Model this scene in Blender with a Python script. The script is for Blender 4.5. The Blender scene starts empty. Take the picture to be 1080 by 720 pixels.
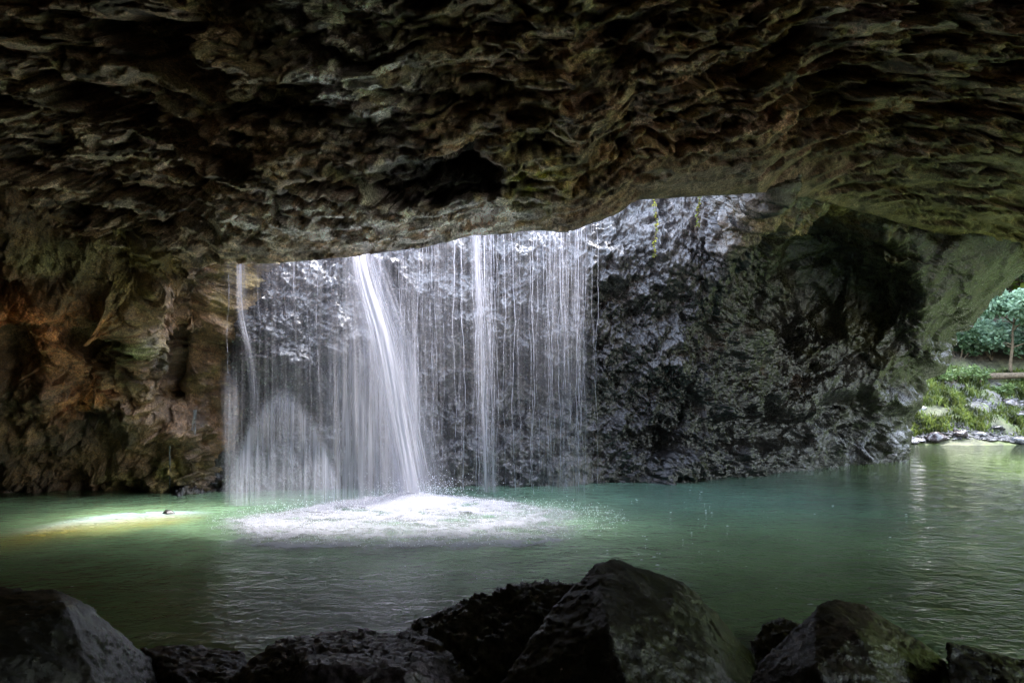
import bpy, bmesh, math, random
import numpy as np
from mathutils import Vector
R = math.radians
rng = np.random.default_rng(7)
random.seed(7)
scene = bpy.context.scene
COL = scene.collection

# ------------------------------------------------------------------ camera
F = 720.0; CX = 540.0; HY = 425.0; CAMH = 2.0        # focal length, centre and horizon in photo pixels
cam_d = bpy.data.cameras.new('camera'); cam = bpy.data.objects.new('camera', cam_d); COL.objects.link(cam)
cam.location = (0, 0, CAMH); cam.rotation_euler = (R(90), 0, 0)
cam_d.sensor_width = 36; cam_d.lens = 24.0; cam_d.shift_y = 65.0/1080.0
cam_d.clip_start = 0.05; cam_d.clip_end = 600
scene.camera = cam

# ------------------------------------------------------------------ light
SUN_EL, SUN_AZ = 60.0, 46.0       # azimuth the light comes from, degrees clockwise from +Y
w = bpy.data.worlds.new('World'); scene.world = w; w.use_nodes = True
nt = w.node_tree
sky = nt.nodes.new('ShaderNodeTexSky'); sky.sky_type = 'NISHITA'; sky.sun_disc = False
sky.sun_elevation = R(SUN_EL); sky.sun_rotation = R(SUN_AZ)
sky.air_density = 1.3; sky.dust_density = 1.5; sky.ozone_density = 1.6
hsv = nt.nodes.new('ShaderNodeHueSaturation'); hsv.inputs['Saturation'].default_value = .62      # thin cloud pales the blue
nt.links.new(sky.outputs[0], hsv.inputs['Color']); nt.links.new(hsv.outputs[0], nt.nodes['Background'].inputs[0])
nt.nodes['Background'].inputs[1].default_value = 0.15
sl = bpy.data.lights.new('sun', 'SUN'); sl.energy = 0.7; sl.angle = R(14); sl.color = (1.0, 0.96, 0.92)
so = bpy.data.objects.new('sun', sl); COL.objects.link(so)
sd = Vector((math.sin(R(SUN_AZ))*math.cos(R(SUN_EL)), math.cos(R(SUN_AZ))*math.cos(R(SUN_EL)), math.sin(R(SUN_EL))))
so.rotation_euler = sd.to_track_quat('Z', 'Y').to_euler(); so.location = sd*60

vs = scene.view_settings
vs.view_transform = 'Standard'; vs.look = 'None'; vs.gamma = 1; vs.use_curve_mapping = False
vs.exposure = 4.25
cy = scene.cycles
cy.use_denoising = True; cy.use_adaptive_sampling = False; cy.max_bounces = 8; cy.diffuse_bounces = 5; cy.glossy_bounces = 4
cy.transparent_max_bounces = 32; cy.transmission_bounces = 4; cy.caustics_reflective = False; cy.caustics_refractive = False
cy.sample_clamp_indirect = 6.0

# ------------------------------------------------------------------ numpy noise
G = np.array([[1,1,0],[-1,1,0],[1,-1,0],[-1,-1,0],[1,0,1],[-1,0,1],[1,0,-1],[-1,0,-1],
              [0,1,1],[0,-1,1],[0,1,-1],[0,-1,-1],[1,1,0],[-1,1,0],[0,-1,1],[0,-1,-1]], np.float32)
def hsh(x, y, z, seed):
    h = (x.astype(np.uint32)*np.uint32(374761393) + y.astype(np.uint32)*np.uint32(668265263)
         + z.astype(np.uint32)*np.uint32(2147483647) + np.uint32(seed*144269 + 12345))
    h = (h ^ (h >> np.uint32(13)))*np.uint32(1274126177)
    h = (h ^ (h >> np.uint32(16)))*np.uint32(2246822519)
    return h ^ (h >> np.uint32(15))
def pn(P, seed=0):
    P = np.asarray(P, np.float32); I = np.floor(P).astype(np.int64); f = P - I
    u = f*f*f*(f*(f*6-15)+10); out = np.zeros(P.shape[:-1], np.float32)
    for dx in (0, 1):
        wx = u[..., 0] if dx else 1-u[..., 0]
        for dy in (0, 1):
            wy = u[..., 1] if dy else 1-u[..., 1]
            for dz in (0, 1):
                wz = u[..., 2] if dz else 1-u[..., 2]
                g = G[(hsh(I[..., 0]+dx, I[..., 1]+dy, I[..., 2]+dz, seed) & np.uint32(15)).astype(np.int64)]
                out += wx*wy*wz*(g[..., 0]*(f[..., 0]-dx)+g[..., 1]*(f[..., 1]-dy)+g[..., 2]*(f[..., 2]-dz))
    return out
def fbm(P, o=4, seed=0, gain=.5):
    a, s, v = 1.0, 1.0, 0
    for i in range(o):
        v = v + a*pn(P*s, seed+i*17); a *= gain; s *= 2.03
    return v
def ridged(P, o=4, seed=0, gain=.55):
    a, s, v = 1.0, 1.0, 0
    for i in range(o):
        v = v + a*(1-np.abs(pn(P*s, seed+i*31))*2.2); a *= gain; s *= 2.07
    return v/2
def worley(P, seed=0):
    P = np.asarray(P, np.float32); I = np.floor(P).astype(np.int64)
    f1 = np.full(P.shape[:-1], 9, np.float32); f2 = f1.copy(); cid = np.zeros(P.shape[:-1], np.float32)
    for dx in (-1, 0, 1):
        for dy in (-1, 0, 1):
            for dz in (-1, 0, 1):
                h = hsh(I[..., 0]+dx, I[..., 1]+dy, I[..., 2]+dz, seed)
                c = np.stack([(h & np.uint32(1023))/1023., ((h >> np.uint32(10)) & np.uint32(1023))/1023., ((h >> np.uint32(20)) & np.uint32(1023))/1023.], -1).astype(np.float32)
                q = I + np.array([dx, dy, dz]) + c - P
                d = np.sqrt((q*q).sum(-1)); idv = ((h >> np.uint32(5)) & np.uint32(255))/255.
                n = d < f1
                f2 = np.where(n, f1, np.minimum(f2, d)); cid = np.where(n, idv, cid); f1 = np.where(n, d, f1)
    return f1, f2, cid
def facets(P, seed=0, tilt=.5):
    """broken-block height: every cell is one flat tilted face"""
    P = np.asarray(P, np.float32); I = np.floor(P).astype(np.int64)
    f1 = np.full(P.shape[:-1], 9, np.float32); out = np.zeros(P.shape[:-1], np.float32)
    for dx in (-1, 0, 1):
        for dy in (-1, 0, 1):
            for dz in (-1, 0, 1):
                h = hsh(I[..., 0]+dx, I[..., 1]+dy, I[..., 2]+dz, seed); g = hsh(I[..., 0]+dx, I[..., 1]+dy, I[..., 2]+dz, seed+101)
                u = lambda k, s_: ((k >> np.uint32(s_)) & np.uint32(1023)).astype(np.float32)/1023.
                q = I + np.array([dx, dy, dz]) + np.stack([u(h, 0), u(h, 10), u(h, 20)], -1) - P
                d = (q*q).sum(-1); n = d < f1
                v = u(g, 0)-.5+tilt*((u(g, 5)-.5)*q[..., 0]+(u(g, 15)-.5)*q[..., 1]+(u(g, 22)-.5)*q[..., 2])*2
                out = np.where(n, v, out); f1 = np.where(n, d, f1)
    return out
def sstep(a, b, x):
    t = np.clip((x-a)/(b-a), 0, 1); return t*t*(3-2*t)
def lerp(a, b, t):
    return a + (b-a)*t

# ------------------------------------------------------------------ helpers
def W(px, py, d):
    return np.array([(px-CX)/F*d, d, CAMH+(HY-py)/F*d])
def Wz(px, py, z=0.0):                       # point on the level z under a pixel
    return W(px, py, (CAMH-z)*F/(py-HY))
def PX(P):                                   # photo pixel of world points (used for where stains, moss and painted light sit)
    y = np.maximum(P[..., 1], .5)
    return CX+P[..., 0]/y*F, HY-(P[..., 2]-CAMH)/y*F
def mesh_obj(name, V, faces, mat=None, parent=None, smooth=True, attrs=None):
    me = bpy.data.meshes.new(name)
    V = np.asarray(V, np.float32).reshape(-1, 3); faces = np.asarray(faces, np.int32)
    me.vertices.add(len(V)); me.vertices.foreach_set('co', V.ravel())
    k = faces.shape[1]; nf = len(faces)
    me.loops.add(nf*k); me.loops.foreach_set('vertex_index', faces.ravel())
    me.polygons.add(nf); me.polygons.foreach_set('loop_start', np.arange(0, nf*k, k, dtype=np.int32))
    me.polygons.foreach_set('loop_total', np.full(nf, k, np.int32))
    me.polygons.foreach_set('use_smooth', np.full(nf, smooth, bool))
    for n, a in (attrs or {}).items():
        a = np.asarray(a, np.float32)
        if a.ndim > 1 and a.shape[-1] == 4:
            at = me.attributes.new(n, 'FLOAT_COLOR', 'POINT'); at.data.foreach_set('color', a.reshape(-1, 4).ravel())
        elif a.ndim > 1 and a.shape[-1] == 3:
            at = me.attributes.new(n, 'FLOAT_VECTOR', 'POINT'); at.data.foreach_set('vector', a.reshape(-1, 3).ravel())
        else:
            at = me.attributes.new(n, 'FLOAT', 'POINT'); at.data.foreach_set('value', a.ravel())
    me.update(calc_edges=True); me.validate()
    o = bpy.data.objects.new(name, me); COL.objects.link(o)
    if mat: me.materials.append(mat)
    if parent: o.parent = parent
    return o
def grid_faces(m, n):
    i = np.arange(m*n).reshape(m, n)
    return np.stack([i[:-1, :-1], i[:-1, 1:], i[1:, 1:], i[1:, :-1]], -1).reshape(-1, 4)
def grid_obj(name, P, mat, parent=None, attrs=None, flip=False):
    f = grid_faces(P.shape[0], P.shape[1])
    if flip: f = f[:, ::-1]
    return mesh_obj(name, P.reshape(-1, 3), f, mat, parent, True, attrs)
def normals(P):
    du = np.gradient(P, axis=1); dv = np.gradient(P, axis=0)
    n = np.cross(du, dv); return n/np.maximum(np.linalg.norm(n, axis=-1, keepdims=True), 1e-9)
def crom(ctrl, counts):                      # Catmull-Rom along axis 0, counts = samples per segment
    C = np.concatenate([2*ctrl[:1]-ctrl[1:2], ctrl, 2*ctrl[-1:]-ctrl[-2:-1]], 0); out = []
    for k, n in enumerate(counts):
        t = np.arange(n)/n
        if k == len(counts)-1: t = np.linspace(0, 1, n)
        t = t.reshape((-1,)+(1,)*(ctrl.ndim-1)); a, b, c, d = C[k], C[k+1], C[k+2], C[k+3]
        out.append(.5*(2*b+(c-a)*t+(2*a-5*b+4*c-d)*t*t+(3*b-a-3*c+d)*t**3))
    return np.concatenate(out, 0)
def tag(o, label=None, cat=None, group=None, kind=None):
    if label: o['label'] = label
    if cat: o['category'] = cat
    if group: o['group'] = group
    if kind: o['kind'] = kind
    return o
def empty(name, loc=(0, 0, 0)):
    o = bpy.data.objects.new(name, None); o.location = loc; COL.objects.link(o); return o
def rgba(c, n):
    return np.concatenate([np.broadcast_to(np.asarray(c, np.float32), (n, 3)), np.ones((n, 1), np.float32)], 1)
def mixc(a, b, t):
    return a*(1-t[..., None]) + np.asarray(b, np.float32)*t[..., None]

# ------------------------------------------------------------------ materials
def new_mat(name):
    m = bpy.data.materials.new(name); m.use_nodes = True
    t = m.node_tree; return m, t, t.nodes['Principled BSDF']
def node(t, kind, **kw):
    n = t.nodes.new(kind)
    for k, v in kw.items():
        if k in n.inputs: n.inputs[k].default_value = v
        else: setattr(n, k, v)
    return n
def noise_tex(t, scale, detail=6, rough=.6, vec=None, stretch=None, dist=0.0):
    n = node(t, 'ShaderNodeTexNoise'); n.inputs['Scale'].default_value = scale
    n.inputs['Detail'].default_value = detail; n.inputs['Roughness'].default_value = rough; n.inputs['Distortion'].default_value = dist
    if vec is None:
        vec = node(t, 'ShaderNodeTexCoord').outputs['Object']
    if stretch:
        mp = node(t, 'ShaderNodeMapping'); mp.inputs['Scale'].default_value = stretch; t.links.new(vec, mp.inputs[0]); vec = mp.outputs[0]
    t.links.new(vec, n.inputs['Vector']); return n
def ramp(t, src, a, b, lo=0.0, hi=1.0):
    m = node(t, 'ShaderNodeMapRange'); m.interpolation_type = 'SMOOTHSTEP'
    m.inputs[1].default_value = a; m.inputs[2].default_value = b; m.inputs[3].default_value = lo; m.inputs[4].default_value = hi
    t.links.new(src, m.inputs[0]); return m.outputs[0]
def math_n(t, op, a, b=None):
    m = node(t, 'ShaderNodeMath', operation=op)
    for i, x in enumerate((a, b)):
        if x is None: continue
        if isinstance(x, (int, float)): m.inputs[i].default_value = x
        else: t.links.new(x, m.inputs[i])
    return m.outputs[0]
def rock_mat(name, rough=(.35, .75), bump=.5, dist=.04, spec=.5, scale=1.0, vary=(.45, 1.5), wetr=.10):
    m, t, b = new_mat(name)
    at = node(t, 'ShaderNodeAttribute', attribute_name='tint')
    wet = node(t, 'ShaderNodeAttribute', attribute_name='wet')
    n1 = noise_tex(t, 2.2*scale, 10, .68); n2 = noise_tex(t, 14*scale, 8, .65); n3 = noise_tex(t, 60*scale, 5, .7)
    v1 = ramp(t, n1.outputs[0], .32, .68, vary[0], vary[1]); v2 = ramp(t, n2.outputs[0], .3, .7, .55, 1.4)
    n4 = noise_tex(t, 33*scale, 5, .75); v3 = ramp(t, n4.outputs[0], .36, .62, .45, 1.5)
    v = math_n(t, 'MULTIPLY', math_n(t, 'MULTIPLY', v1, v2), v3)
    mul = node(t, 'ShaderNodeVectorMath', operation='SCALE'); t.links.new(at.outputs['Color'], mul.inputs[0]); t.links.new(v, mul.inputs['Scale'])
    t.links.new(mul.outputs[0], b.inputs['Base Color'])
    r = ramp(t, n2.outputs[0], .35, .65, rough[0], rough[1])
    wr = node(t, 'ShaderNodeMix'); wr.inputs[3].default_value = wetr
    t.links.new(wet.outputs['Fac'], wr.inputs[0]); t.links.new(r, wr.inputs[2]); t.links.new(wr.outputs[0], b.inputs['Roughness'])
    b.inputs['Specular IOR Level'].default_value = spec
    s = math_n(t, 'ADD', math_n(t, 'MULTIPLY', n2.outputs[0], 1.0), math_n(t, 'MULTIPLY', n3.outputs[0], .28))
    bp = node(t, 'ShaderNodeBump'); bp.inputs['Strength'].default_value = bump; bp.inputs['Distance'].default_value = dist
    t.links.new(s, bp.inputs['Height']); t.links.new(bp.outputs[0], b.inputs['Normal'])
    return m
M_ceil = rock_mat('ceiling_rock', (.45, .85), .7, .06)
M_wet = rock_mat('wet_basalt', (.17, .42), .7, .035, .75, wetr=.12)
M_left = rock_mat('mossy_rock', (.4, .8), .7, .05)
M_bould = rock_mat('boulder_rock', (.17, .36), .8, .02, .6, .8, wetr=.11)
M_bank = rock_mat('bank_soil', (.7, .95), .5, .05)

def water_mat():
    m, t, b = new_mat('pool_water')
    tc = node(t, 'ShaderNodeTexCoord').outputs['Object']
    sil = node(t, 'ShaderNodeAttribute', attribute_name='tint')
    n = noise_tex(t, .5, 4, .5)
    v = ramp(t, n.outputs[0], .3, .7, .8, 1.2)
    mul = node(t, 'ShaderNodeVectorMath', operation='SCALE'); t.links.new(sil.outputs['Color'], mul.inputs[0]); t.links.new(v, mul.inputs['Scale'])
    t.links.new(mul.outputs[0], b.inputs['Base Color'])
    b.inputs['Roughness'].default_value = .035; b.inputs['IOR'].default_value = 1.333
    a = noise_tex(t, 1.6, 3, .5, tc, (1, 1.5, 1), .4); c = noise_tex(t, 6.0, 3, .55, tc, (1, 1.4, 1), .6); e = noise_tex(t, 19.0, 2, .5, tc)
    s = math_n(t, 'ADD', math_n(t, 'MULTIPLY', a.outputs[0], 1.0), math_n(t, 'MULTIPLY', c.outputs[0], .50))
    s = math_n(t, 'ADD', s, math_n(t, 'MULTIPLY', e.outputs[0], .16))
    ch = node(t, 'ShaderNodeAttribute', attribute_name='chop')
    s = math_n(t, 'MULTIPLY', s, ch.outputs['Fac'])
    bp = node(t, 'ShaderNodeBump'); bp.inputs['Strength'].default_value = 1.0; bp.inputs['Distance'].default_value = .11
    t.links.new(s, bp.inputs['Height']); t.links.new(bp.outputs[0], b.inputs['Normal'])
    return m
M_water = water_mat()

def fall_mat(name, col=(.55, .56, .64), s1=26., s2=95., lo=.38, hi=.68, t1=.35):
    """white water that streaks along its fall; 'st' = metres across and down, 'dens' = how thick the water is"""
    m, t, b = new_mat(name)
    st = node(t, 'ShaderNodeAttribute', attribute_name='st'); de = node(t, 'ShaderNodeAttribute', attribute_name='dens')
    a = noise_tex(t, 1.0, 4, .6, st.outputs['Vector'], (s1, t1, 1)); c = noise_tex(t, 1.0, 3, .6, st.outputs['Vector'], (s2, t1*3.2, 1))
    x = math_n(t, 'ADD', math_n(t, 'MULTIPLY', a.outputs[0], .6), math_n(t, 'MULTIPLY', c.outputs[0], .4))
    k = ramp(t, x, lo, hi)
    # thick water is white throughout, thin water only in its streaks
    al = math_n(t, 'MULTIPLY', de.outputs['Fac'], math_n(t, 'ADD', math_n(t, 'MULTIPLY', k, 1.0), math_n(t, 'MULTIPLY', de.outputs['Fac'], .45)))
    al = math_n(t, 'MINIMUM', al, .97)
    d = node(t, 'ShaderNodeBsdfDiffuse'); d.inputs[0].default_value = (*col, 1)
    tl = node(t, 'ShaderNodeBsdfTranslucent'); tl.inputs[0].default_value = (*col, 1)
    mx = node(t, 'ShaderNodeMixShader'); mx.inputs[0].default_value = .45; t.links.new(d.outputs[0], mx.inputs[1]); t.links.new(tl.outputs[0], mx.inputs[2])
    tr = node(t, 'ShaderNodeBsdfTransparent')
    m2 = node(t, 'ShaderNodeMixShader'); t.links.new(al, m2.inputs[0]); t.links.new(tr.outputs[0], m2.inputs[1]); t.links.new(mx.outputs[0], m2.inputs[2])
    t.links.new(m2.outputs[0], t.nodes['Material Output'].inputs[0]); t.nodes.remove(b)
    return m
M_fall = fall_mat('falling_water')
M_veil = fall_mat('veil_water', lo=.30, hi=.80, s1=16., s2=60., t1=.22)

def foam_mat():
    m, t, b = new_mat('white_foam')
    de = node(t, 'ShaderNodeAttribute', attribute_name='dens')
    a = noise_tex(t, 1.6, 5, .65, None, (1, 1.6, 1), .8); c = noise_tex(t, 30.0, 5, .75)
    x = math_n(t, 'ADD', math_n(t, 'MULTIPLY', a.outputs[0], 1.1), math_n(t, 'MULTIPLY', c.outputs[0], .55))
    x = math_n(t, 'ADD', x, math_n(t, 'SUBTRACT', de.outputs['Fac'], .98))
    al = math_n(t, 'MULTIPLY', ramp(t, x, .34, .72), math_n(t, 'MINIMUM', math_n(t, 'MULTIPLY', de.outputs['Fac'], .95), 1.0))
    d = node(t, 'ShaderNodeBsdfDiffuse'); d.inputs[0].default_value = (.25, .255, .295, 1)
    tr = node(t, 'ShaderNodeBsdfTransparent')
    m2 = node(t, 'ShaderNodeMixShader'); t.links.new(al, m2.inputs[0]); t.links.new(tr.outputs[0], m2.inputs[1]); t.links.new(d.outputs[0], m2.inputs[2])
    t.links.new(m2.outputs[0], t.nodes['Material Output'].inputs[0]); t.nodes.remove(b)
    return m
M_foam = foam_mat()
def plain(name, c, rough=.6, spec=.5, vary=0.0, scale=8.0):
    m, t, b = new_mat(name); b.inputs['Base Color'].default_value = (*c, 1); b.inputs['Roughness'].default_value = rough
    b.inputs['Specular IOR Level'].default_value = spec
    if vary:
        n = noise_tex(t, scale, 5, .6); v = ramp(t, n.outputs[0], .3, .7, 1-vary, 1+vary)
        mul = node(t, 'ShaderNodeVectorMath', operation='SCALE'); mul.inputs[0].default_value = c; t.links.new(v, mul.inputs['Scale']); t.links.new(mul.outputs[0], b.inputs['Base Color'])
    return m
M_drop = plain('spray_drops', (.55, .57, .63), .5)
def leaf_mat(name):
    m, t, b = new_mat(name)
    at = node(t, 'ShaderNodeAttribute', attribute_name='tint')
    d = node(t, 'ShaderNodeBsdfTranslucent'); t.links.new(at.outputs['Color'], d.inputs[0]); t.links.new(at.outputs['Color'], b.inputs['Base Color'])
    b.inputs['Roughness'].default_value = .45
    mx = node(t, 'ShaderNodeMixShader'); mx.inputs[0].default_value = .45
    t.links.new(b.outputs[0], mx.inputs[1]); t.links.new(d.outputs[0], mx.inputs[2]); t.links.new(mx.outputs[0], t.nodes['Material Output'].inputs[0])
    return m
M_leaf = leaf_mat('leaves')
M_bark = plain('bark', (.10, .075, .05), .9, .3, .5, 12)

# ------------------------------------------------------------------ cave ceiling
edge = np.array([(-700,300,14.5),(-200,286,14.5),(0,282,14.4),(150,283,14.2),(212,283,13.4),(230,279,12.8),(290,277,12.6),(360,272,12.4),(440,262,12.4),
    (495,247,12.4),(560,243,12.5),(605,244,12.5),(640,231,12.6),(675,212,12.8),(740,207,13.0),(800,204,13.4),(850,208,15),(900,222,17),(960,238,18.5),
    (1020,256,19.5),(1085,268,19.8),(1200,280,19.8),(1500,285,18.5)], float)
NC = 1240
pxs = np.concatenate([np.linspace(-700, -30, 40)[:-1], np.linspace(-30, 1110, NC), np.linspace(1110, 1500, 40)[1:]])
epy = np.interp(pxs, edge[:, 0], edge[:, 1]); ed = np.interp(pxs, edge[:, 0], edge[:, 2])
u = (pxs-CX)/F
Pe = np.stack([u*ed, ed, CAMH+(HY-epy)/F*ed], -1)
xn = np.where(np.abs(u) < .85, u*5, np.sign(u)*(4.25+(np.abs(u)-.85)*np.where(u > 0, 25, 15)))
Pn = np.stack([xn, np.full_like(xn, 5.0), np.full_like(xn, 7.7)], -1)
NR = 400
rows = []
for i in range(NR):
    f = i/(NR-1); y = 1/(lerp(1/ed, 1/5.0, f)); s = (ed-y)/(ed-5.0)
    P = lerp(Pe, Pn, s[:, None]); rows.append(P)
main = np.stack(rows)                                     # row 0 = lip over the hole
xf = -18+(pxs+700)/2200*40
back = np.stack([np.stack([lerp(xn, xf, k), np.full_like(xn, lerp(5, -5, k)), np.full_like(xn, np.where(pxs < 1150, lerp(7.7, -.6, k**3.2), lerp(7.7, 5.6, k*k)))], -1) for k in np.linspace(0, 1, 40)[1:]])  # rear rows curve down unseen behind the camera to block sky light
lip = np.stack([Pe+np.stack([0*u, -.35*k*k-.12*k, 0*u+k*2.4], -1) if False else Pe+np.array([0, -.45*k*k-.1*k, 2.4*k]) for k in np.linspace(1, 0, 40)[:-1]])
roof = np.stack([Pe*[1, 0, 0]+np.stack([0*u, lerp(ed-.55, -5, k), Pe[:, 2]+2.4+1.2*k], -1) for k in np.linspace(1, 0, 10)[:-1]])
Pc = np.concatenate([roof, lip, main, back]); n_pre = len(roof)+len(lip)
# distance back from the lip
dist = np.zeros(Pc.shape[:2]); dist[n_pre:] = ed[None]-Pc[n_pre:, :, 1]
wgt = .22+.78*sstep(0, 1.6, dist)
ppx, ppy = PX(Pc)
Q = Pc.astype(np.float32)
slab = sstep(640, 760, ppx)*sstep(150-0, 178, ppy+18*pn(Q*[.6, .6, .6], 5))      # smooth beds towards the right pier
slab[:n_pre] = 0
wq = .35*np.stack([pn(Q*.9, 1), pn(Q*.9, 2), 0*ppx], -1)
h = .36*fbm(Q*[.24, .55, .4], 3, 3)+.22*fbm(Q*[.42, 1.9, .9], 4, 11)
f1, f2, cid = worley(Q*[.55, 1.1, .2]+wq, 4)
pocket = (cid > .55)*sstep(.50, .40, f1+.22*fbm(Q*[1.4, 3, 1], 3, 6))*(.3+.9*(cid-.55))
f1b, f2b, cidb = worley(Q*[1.15, 2.9, .3]+1.2*wq[..., ::-1], 14)
pocket2 = (cidb > .55)*sstep(.50, .42, f1b+.20*fbm(Q*[3, 7, 1], 3, 7))*(.16+.35*(cidb-.55))
def terrace(v, step, a, b):
    lv = v/step; fl = np.floor(lv); return (fl+sstep(a, b, lv-fl))*step
wv = np.stack([fbm(Q*1.3, 3, 51), fbm(Q*1.3, 3, 52), 0*ppx], -1)
rough_h = h+.05*fbm(Q*[1.0, 4.4, 2], 5, 21, .6)
terr = lerp(rough_h, terrace(rough_h, .13, .74, .93), .94)
fq = Q*[1, 1, .02]
terr = terr*.7+.28*facets(fq*[.55, 1.5, 1]+.45*wv, 401, 1.0)+.15*facets(fq*[1.4, 3.6, 1]+.6*wv, 402, 1.0)+.055*facets(fq*[3.2, 8, 1]+.9*wv, 403, 1.0)
fine = .11*fbm(Q*[1.3, 6.0, 2], 5, 33, .6)
terr = terr+.5*lerp(fine, terrace(fine, .04, .66, .96), .85)
hh = terr+pocket+pocket2+.03*fbm(Q*[6, 12, 5], 3, 30)
f1c, f2c, cidc = worley(Q*[2.4, 7.0, 1]+wq, 77)
hh = hh+.08*(cidc > .5)*sstep(.48, .36, f1c)
smooth_h = .12*fbm(Q*[.5, .9, .5], 4, 60)+.10*ridged(Q*[.7, 2.2, 1], 4, 66)
disp = lerp(1.5*hh, smooth_h+.35*fine+.03*fbm(Q*[4, 9, 4], 4, 31)+.36*facets(fq*[.7, 2.0, 1]+.5*wv, 404, .9)+.15*facets(fq*[2.0, 5, 1]+.6*wv, 405, .9), slab)*wgt
# deep wet recess just in front of the fall
rx, ry = Q[..., 0]+1.15, Q[..., 1]-10.75
rm = np.sqrt((rx/1.15)**2+(ry/.62)**2)+.30*fbm(Q*1.5, 3, 91)
pit = 1.25*sstep(1.05, .80, rm)*(.75+.35*fbm(Q*[1.6, 3, 2], 3, 93)+.25*facets(fq*[2.2, 3.2, 1]+.5*wv, 94, 1.0))
for _ in range(2):
    disp[:, 1:-1] = .5*disp[:, 1:-1]+.25*(disp[:, 2:]+disp[:, :-2])
disp[:n_pre] = (.18*fbm(Q[:n_pre]*1.2, 5, 70))*0
Pc2 = Pc.copy(); Pc2[n_pre:, :, 2] += (disp*.50+pit*.42)[n_pre:]; Pc2[n_pre:, :, 1] += (disp*.80+pit*1.0)[n_pre:]     # beds break off forwards, so their undersides show
kl = np.linspace(1, 0, len(lip)+1)[:-1]
Pc2[len(roof):n_pre, :, 1] += (.35*fbm(Q[len(roof):n_pre]*1.4, 4, 71))*np.minimum(1, kl*4)[:, None]
Pc2[n_pre:, :, 1] += .12*wgt[n_pre:]*fbm(Q[n_pre:]*2, 3, 72)
# colours
c = np.broadcast_to(np.array([.46, .34, .245], np.float32), Q.shape).copy()
ol = sstep(-.25, .35, fbm(Q*.8, 4, 100))
c = mixc(c, (.35, .31, .16), ol*sstep(250, 620, ppx)*.8)
c = mixc(c, (.46, .29, .20), sstep(.1, .5, fbm(Q*1.1, 3, 110))*.6)
band = fbm(Q*[1.4, 5.5, 3]+1.2*wv, 6, 150, .62)
c = mixc(c, (.07, .058, .05), sstep(.02, .18, band)*.8*(1-.6*slab))
c = mixc(c, (.56, .46, .37), sstep(.16, .3, fbm(Q*[1.7, 5, 3]+wv, 5, 151, .6))*.7)
c = mixc(c, (.27, .23, .205), slab*.75)
c = mixc(c, (.28, .23, .14), slab*sstep(.0, .4, fbm(Q*1.3, 4, 111))*.6)
ms = np.exp(-(((ppx-572)/26)**2+((ppy-198)/22)**2))*sstep(-.3, .3, fbm(Q*3, 3, 120))
c = mixc(c, (.36, .38, .03), np.clip(ms*1.4, 0, 1))
c = mixc(c, (.20, .11, .05), np.exp(-(((ppx-610)/45)**2+((ppy-225)/16)**2))*.6)
recess_m = sstep(1.25, .8, rm)
c = mixc(c, (.045, .05, .07), recess_m*.8)  # recess is darker and bluer than the beds around it
c = mixc(c, (.30, .29, .35), np.exp(-(((ppx-455)/95)**2+((ppy-222)/26)**2))*sstep(0, .2, fbm(Q*[3, 6, 3]+wv, 4, 152, .6))*.8)  # bluish wet highlights painted on the lower lumps of the recess
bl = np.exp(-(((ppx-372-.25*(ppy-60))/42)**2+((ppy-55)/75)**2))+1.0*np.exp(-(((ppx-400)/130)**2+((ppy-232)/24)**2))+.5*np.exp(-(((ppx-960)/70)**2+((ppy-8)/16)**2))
wet_sheen = np.clip(bl*2.4, 0, 1)*sstep(.0, .07, fbm(Q*[2.2, 5.5, 1]+wv, 5, 130, .6)+.10)
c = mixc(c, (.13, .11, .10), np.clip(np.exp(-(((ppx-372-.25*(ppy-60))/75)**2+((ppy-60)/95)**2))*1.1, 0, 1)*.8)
c = mixc(c, (.97, .93, .97), wet_sheen)  # bright reflections of the wet rock painted into the colour
wet = np.clip(wet_sheen+recess_m+.25*sstep(0, .3, fbm(Q*.9, 3, 131)), 0, 1)
c = c*lerp(np.array([1.02, .955, .90]), np.array([1.08, .90, .90]), sstep(520, 800, ppx)[..., None])
tint = np.concatenate([c, np.ones(c.shape[:2]+(1,))], -1)
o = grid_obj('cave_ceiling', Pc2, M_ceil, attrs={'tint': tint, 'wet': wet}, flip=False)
tag(o, kind='structure')

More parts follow.
